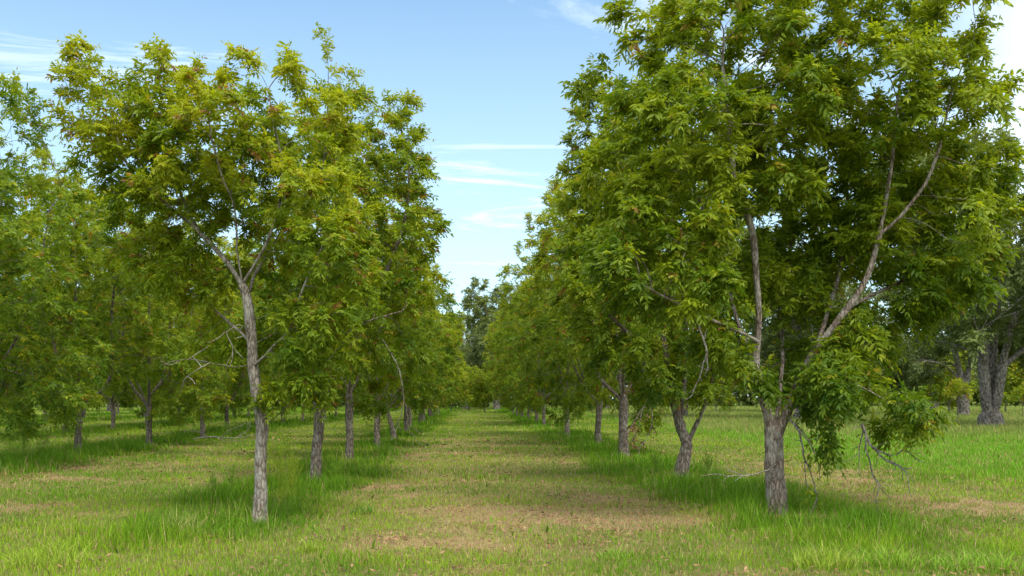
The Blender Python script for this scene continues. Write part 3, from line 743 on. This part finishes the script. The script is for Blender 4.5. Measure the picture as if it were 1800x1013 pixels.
# right row
mB3 = generic(207, 9.2, 3.15, 1.75, 4, .0, tb=.52, nleaf=10500, L0=.26, hops=3, zlow=1.25, leafm=M_leafg, rb=.125)
RB = [27.2, 34.4, 41.6, 57, 63, 73, 82, 91, 100]
for i, yy in enumerate(RB):
    m = [mB3, GW[1], GW[0], GW[1], GW[0], GW[1], GW[0], G[0], G[2]][i]
    lk = ['upright dark trunk', 'low forked trunk', 'leaning forked trunk', 'slim straight trunk', 'short trunk', 'low forked trunk', 'leaning trunk', 'slim trunk', 'short trunk'][i]
    t = place(m, ([4.13, 4.32, 3.95, 4.1, 4.1, 4.1, 4.1, 4.1, 4.1][i], yy), [.4, 2.2, .3, 1, 2, 3, 4, 5, 6][i], [1.0, 1.06, 1.04, .98, 1, 1, 1, 1, 1][i], sz=[1.0, 1.08, 1.08, 1.05, 1.05, 1, 1, 1, 1][i],
              label=f'{ORD[i + 2]} pecan from the front in the row right of the lane' + (', ' + lk if i < 3 else ''), group=GRP_R)
    if i == 0: tB3 = t
def b3(px, py, dy=0): return ptl(px, py, 26, 4.13, dy) + np.array([0, 0, 0])
o3 = twig_poly(tB3, [[b3(1150, 690, -1.2), b3(1162, 730, -1.2), b3(1155, 765, -1.2), b3(1138, 785, -1.2)], [b3(1155, 700, -1.2), b3(1125, 745, -1.2), b3(1112, 765, -1.2)],
                     [b3(1150, 720, -1.2), b3(1140, 745, -1.2), b3(1122, 778, -1.2)]], M_twig, .014, seed=12, leaves=26)
o3.rotation_euler = (0, 0, -.4)
# second to fifth rows on the left
def rowset(xr, ysr, wordrow, grp, seed):
    pr = random.Random(seed)
    for i, yy in enumerate(ysr):
        v = pr.randrange(2)
        first = xr > -12 and i == 0
        place((GW[0] if first else GW[v] if xr > -20 else G[v + 2]), (xr + pr.uniform(-.25, .25), yy + pr.uniform(-.4, .4)), pr.uniform(0, 6.28), 1.0 if first else pr.uniform(.92, 1.06),
              label=f'{ORD[i]} pecan from the front in the {wordrow}', group=grp)
rowset(-10.9, [21.3, 27.2, 33, 39, 45, 51.5, 58, 65, 72, 80, 88, 97], 'second row left of the lane', 'orchard pecans in the second row left of the lane', 41)
rowset(-18.6, [33, 39.2, 45.3, 51.3, 57.5, 63.5, 70, 77, 84, 92], 'third row left of the lane', 'orchard pecans in the third row left of the lane', 42)
rowset(-26.5, [49, 55, 61.5, 68, 74, 80.5, 87, 95], 'fourth row left of the lane', 'orchard pecans in the fourth row left of the lane', 43)
rowset(-34.5, [68, 75, 82, 89, 97], 'fifth row left of the lane', 'orchard pecans in the fifth row left of the lane', 44)

# ---- old pecans beyond the orchard
def old_tree(seed, height, R, rb, nstem=3, nleaf=8000, zlow=2.6, **kw):
    rg = np.random.default_rng(seed)
    fork = 2.6
    polys = [[(0, 0, -.3), (.05, 0, 1.2), (0, .05, fork)]]
    a0 = rg.random() * 6.28
    if nstem == 3:
        polys = [[(0, 0, -.3), (0, 0, .3), (0, .02, .7)]]; nstem = 0
        for c, s in ((-1, .1), (.9, .3), (.3, -.9)):
            polys.append([(0, 0, .7), (c * .32, s * .3, 1.3), (c * .6, s * .6, 3.6), (c * 1.5, s * 1.6, height * .45), (c * 2.8, s * 3.0, height * .8)])
    for k in range(nstem):
        a = a0 + k / nstem * 6.28; c, s = math.cos(a), math.sin(a)
        polys.append([(0, 0, fork - .5), (c * .7, s * .7, fork + 1.6), (c * 2.0, s * 2.0, height * .5), (c * 3.0, s * 3.0, height * .8)])
    for k in range(3):
        a = a0 + 1 + k / 3 * 6.28; c, s = math.cos(a), math.sin(a)
        polys.append([(c * .3, s * .3, fork + .6), (c * 2.0, s * 2.0, fork + 1.8), (c * 4.5, s * 4.5, fork + 2.2), (c * R * .8, s * R * .8, fork + 1.6)])
    lobes = [((0, 0, height * .6), (R * .6, R * .6, height * .34))]
    for k in range(14):
        a = k * 2.4 + rg.random() * .5; zz = zlow + 1.8 + (height - zlow - 3.5) * ((k * .618 + .1) % 1)
        f = math.sqrt(max(.15, 1 - ((zz - height * .42) / (height * .62)) ** 2)); s1 = R * (.26 + .13 * rg.random())
        lobes.append(((math.cos(a) * R * .68 * f, math.sin(a) * R * .68 * f, zz), (s1, s1, s1 * .8)))
    return build_variant(polys, lobes, seed, nattr=1700, D=.42, di=4, dk=.6, r_base=rb, nleaf=nleaf, gap=.47, gs=1.9, L0=.72, npair=4, wscale=1.15,
                         leafm=M_old, barkm=M_bark_old, flare=.3, r_tip=.008, tb=.45, rust=.0, hops=2, up=.05, gam=2.2, **kw)
O = [old_tree(301, 16.5, 7.5, .58, 3, 9500, 1.8), old_tree(302, 17.5, 7.0, .45, 2, 9500, 2.2)]
GO = 'old pecans beyond the orchard rows'
for (x, y, rz, sc, v, lab) in [
    (26.6, 51, .6, 1.0, 0, 'massive old pecan with thick furrowed multi-stemmed grey trunk at the right edge'),
    (39.5, 80, 2.0, .95, 1, 'old pecan with dark straight trunk just left of and behind the massive one'),
    (16.3, 77, 4.0, .9, 1, 'old grey-leaved pecan seen under the crowns between the second and first right-row trees'),
    (22.5, 68, 1.0, .85, 0, 'old pecan with spreading dark low limbs behind the big right front pecan'),
    (33, 103, 3.0, 1.0, 0, 'old pecan far behind between the dark trunk and the low limbed one'),
    (6.5, 108, 5.0, .9, 1, 'old pecan with pale trunk standing past the far end of the right row'),
    (3.4, 136, 2.5, 1.02, 1, 'tall grey-green old pecan rising over the far end of the lane against the sky'),
    (-1.0, 150, .3, .92, 0, 'lower rounded grey-green tree at the very end of the lane, left of the tall one'),
    (-12, 122, 1.3, .85, 1, 'old pecan closing the view behind the left row'),
    (-28, 126, 2.3, .9, 0, 'old pecan closing the view behind the third and fourth left rows'),
    (-45, 124, 4.3, .9, 1, 'old pecan closing the view behind the fifth left row'),
    (-60, 122, 3.3, .95, 0, 'old pecan closing the view at the far left edge'),
    (52, 112, 1.3, 1.0, 1, 'old pecan closing the view at the far right edge'),
    (17, 128, 5.5, .95, 0, 'old pecan closing the view behind the right row'),
]:
    place(O[v], (x, y), rz, sc, name='old_pecan_tree', label=lab, group=GO)

# young bushy trees at the far edge of the open grass, right
YG = generic(401, 5.2, 2.1, .9, 4, .05, zlow=.5, nattr=800, nleaf=2600, leafm=M_leafg, tb=.6, L0=.42, npair=3, wscale=1.5, rb=.06)
for i, (x, y, sc, lab) in enumerate([
    (44.5, 93, 1.2, 'bright bushy young tree in rank grass left of the massive old trunk'),
    (36.5, 92, 1.0, 'rounded bushy young tree behind the bare twigs of the big front pecan'),
    (52, 97, 1.3, 'bushy young tree right of the massive old trunk'),
    (30, 96, 1.15, 'bushy young tree seen beneath the low leafy bough of the front pecan'),
    (24, 98, 1.0, 'bushy young tree seen just right of the thick front trunk'),
    (12.5, 104, 1.0, 'bushy young tree seen under the second right-row pecan'), (1.4, 112, .95, 'bushy young tree closing the lane end, right of the low one'),
    (-2.4, 116, 1.1, 'low bushy young tree closing the lane end on the left'), (-.4, 124, 1.2, 'bushy young tree behind the two others at the lane end')]):
    place(YG, (x, y), i * 1.3, sc, name='young_tree', label=lab, group='young trees across the open grass')
sap = generic(402, 3.0, .8, 1.1, 3, .03, zlow=1.2, nattr=160, nleaf=380, leafm=M_leafg, tb=.6, rb=.028)
place(sap, (32.2, 66), 0, 1.0, name='sapling', label='thin young sapling in rank grass left of the massive old trunk', group='saplings in the rank grass')
place(sap, (37.6, 68), 2, .9, name='sapling', label='thin young sapling in rank grass right of the massive old trunk', group='saplings in the rank grass')

# far woods closing the horizon: one mass
def woods():
    rg = np.random.default_rng(9); n = 60000
    a = rg.uniform(-1, 1, n); xx = a * 150; yy = 166 + rg.random(n) * 16 + np.abs(xx) * .02
    top = 8 + 7 * fbm(xx / 11, yy * 0 + 2, seed=91, o=3)
    dome = top * np.sqrt(np.clip(1 - ((yy - 172) / 22) ** 2, .1, 1))
    zz = dome * (1 - rg.random(n) ** 1.6)
    p = np.stack([xx, yy, zz], 1)
    d = norm(rg.normal(size=(n, 3)) + [0, -.6, .2])
    tint = np.clip(.4 + .5 * (fbm(xx / 3, yy / 3, zz / 3, seed=92) - .5) + rg.normal(size=n) * .08, 0, .9)
    V, Qd, T = leaflets(p, d, np.full(n, 2.1), rg, 2, 1.9, tint)
    return mesh_np('woods', V, Qd, None, [M_old], {'tint': T}, smooth=False)
tag(link('woods', woods()), 'dark far belt of woodland closing the horizon behind the orchard', 'woods', kind='stuff')

# ------------------------------------------------------------------ weeds, tufts, fallen branch
def gp(px, py):   # ground point under a photo pixel
    yy = F * H / (py - VY); return (px - VX) / F * yy, yy
def tuft(px, py, r, h, n, colr, label, seed, straw=.1):
    rg = np.random.default_rng(seed); X0, Y0 = gp(px, py); z = float(gz(np.array([X0]), np.array([Y0]))[0])
    a = rg.random(n) * 6.28; q = r * np.sqrt(rg.random(n)); x_, y_ = np.cos(a) * q, np.sin(a) * q * .8
    hh = h * (.45 + .55 * rg.random(n)) * (1.1 - .6 * q / r); c = np.array(colr) * (.7 + .6 * rg.random(n)[:, None])
    k = rg.random(n) < straw; c[k] = STRAW
    V, q1, t1, c1 = blades(x_, y_, hh, .006 + .004 * rg.random(n), c, .9, rg=rg, z0=np.full(n, -.02))
    o = link('grass_tuft', mesh_np('grass_tuft', V, q1, t1, [M_grass], {'col': c1})); o.location = (X0, Y0, z)
    tag(o, label, 'grass tuft', 'coarse grass tufts in the foreground')
lime = (.27, .38, .035)
tuft(90, 990, .42, .34, 520, lime, 'pale lime grass tuft in the bottom left foreground', 1)
tuft(545, 972, .16, .20, 170, lime, 'small lime grass tuft in front of the left pecan trunk', 2)
tuft(1082, 985, .20, .17, 260, (.20, .36, .03), 'low round bright tuft in the foreground of the lane', 3)
tuft(1448, 1002, .30, .32, 420, lime, 'tall lime grass tuft at the bottom below the big right trunk', 4)
tuft(1560, 1000, .34, .30, 420, (.22, .37, .03), 'bright grass tuft at the bottom edge right of the tall lime one', 5)
tuft(1720, 1008, .42, .30, 520, (.2, .36, .03), 'wide bright grass tuft in the bottom right corner', 6)
tuft(310, 935, .30, .42, 300, (.16, .26, .04), 'wispy grass tuft with straw stems left of the pale front trunk', 7, .4)
tuft(640, 905, .2, .28, 180, (.13, .26, .03), 'dark green tuft in the lane right of the pale front trunk', 8)

def weed(px, py, h, label, seed, colr=(.34, .42, .04), name='feathery_weed', dens=1.0):
    rg = np.random.default_rng(seed); X0, Y0 = gp(px, py); z = float(gz(np.array([X0]), np.array([Y0]))[0])
    t = empty(name, (X0, Y0, z - .02)); tag(t, label, 'weed', 'feathery weeds under the trees')
    pls = [[(0, 0, 0), (.02, 0, h * .5), (.03 * rg.normal(), .02, h)]]
    for k in range(int(9 * dens)):
        a = rg.random() * 6.28; z0 = h * (.1 + .6 * k / (9 * dens)); l_ = h * (.34 - .2 * k / (9 * dens))
        pls.append([(0.01, 0, z0), (math.cos(a) * l_ * .5, math.sin(a) * l_ * .5, z0 + l_ * .8), (math.cos(a) * l_ * .7, math.sin(a) * l_ * .7, z0 + l_ * 1.5)])
    P, par, part = make_skeleton(pls, np.array([[0, 0, 1000.]]), .035, .01, .001, rg); part[:] = 0
    rad, hop, _ = radii_of(P, par, .0015, .006)
    V, q, tr = tubes(P, par, part, rad, 0)
    link('stem', mesh_np('stem', V, q, tr, [M_grass], {'col': np.tile(np.array(colr) * .8, (len(V), 1))}), t)
    n = len(P) * 6; k = rg.integers(0, len(P), n)
    hh = .05 + .07 * rg.random(n); c = np.array(colr) * (.7 + .6 * rg.random(n)[:, None])
    V, q1, t1, c1 = blades(P[k, 0], P[k, 1], hh, np.full(n, .0045), c, 1.3, rg=rg, z0=P[k, 2])
    link('leaves', mesh_np('leaves', V, q1, t1, [M_grass], {'col': c1}), t)
weed(490, 895, 1.15, 'tall yellow-green feathery weed just right of the pale front trunk', 1)
weed(512, 880, .85, 'shorter yellow-green feathery weed behind the tall one by the pale front trunk', 2)
weed(405, 870, .55, 'green feathery weed left of the pale front trunk', 3, (.20, .33, .035))
weed(375, 878, .42, 'low dark green feathery weed farthest left of the pale front trunk', 4, (.20, .33, .035))
weed(640, 845, .6, 'green feathery weed right of the second left-row trunk', 5, (.20, .33, .035))
weed(1255, 880, .55, 'green feathery weed left of the big right trunk', 6, (.20, .33, .035))
weed(1240, 862, .75, 'taller green feathery weed between the two nearest right-row trunks', 7, (.20, .33, .035))
weed(1400, 905, .35, 'short weed at the foot of the big right trunk', 8, (.20, .33, .035))
for i, (px, py, hh, lab) in enumerate([(75, 805, .7, 'dark feathery weed left of the nearest second-row trunk'), (40, 822, .8, 'feathery weed at the far left edge of the second row'),
                              (395, 772, .8, 'feathery weed below the far second-row trunks'), (985, 775, .8, 'feathery weed at the foot of the fifth right-row pecan'),
                              (150, 790, .6, 'feathery weed just right of the nearest second-row trunk'), (15, 800, .9, 'tall feathery weed on the far left picture edge'),
                              (200, 800, .5, 'low feathery weed between the nearest two second-row trunks'), (1020, 800, .6, 'feathery weed below the sixth and fifth right-row trunks'),
                              (1150, 835, .5, 'feathery weed between the second and third right-row trunks'), (680, 800, .7, 'feathery weed below the drooping branch of the left row'),
                              (590, 850, .45, 'low feathery weed between the second and third left-row trunks')]):
    if hh: weed(px, py, hh, lab, 20 + i, (.20, .33, .035))

# dead branch lying on the grass
def fallen():
    X0, Y0 = gp(395, 776); z = float(gz(np.array([X0]), np.array([Y0]))[0])
    t = empty('fallen_branch', (X0, Y0, z)); 
    pls = [[(-1.4, 0, .05), (-.5, .1, .16), (.4, 0, .12), (1.3, .2, .3)], [(-.2, 0, .14), (.2, -.3, .4), (.9, -.3, .7)], [(.4, 0, .12), (.8, .3, .45), (.9, .3, .8)],
           [(-.6, .1, .14), (-.9, -.2, .35), (-1.5, -.2, .42)], [(.9, -.3, .6), (1.1, -.3, .55)], [(-.3, 0, .1), (.0, -.3, .05), (.7, -.5, .05)]]
    o = twig_poly(None, pls, M_twig, .028, seed=15, name='fallen_branch'); o.location = t.location
    bpy.data.objects.remove(t)
    tag(o, 'dead grey branch lying in the grass under the second left row', 'fallen branch')
fallen()
print('scene built', len(bpy.data.objects))
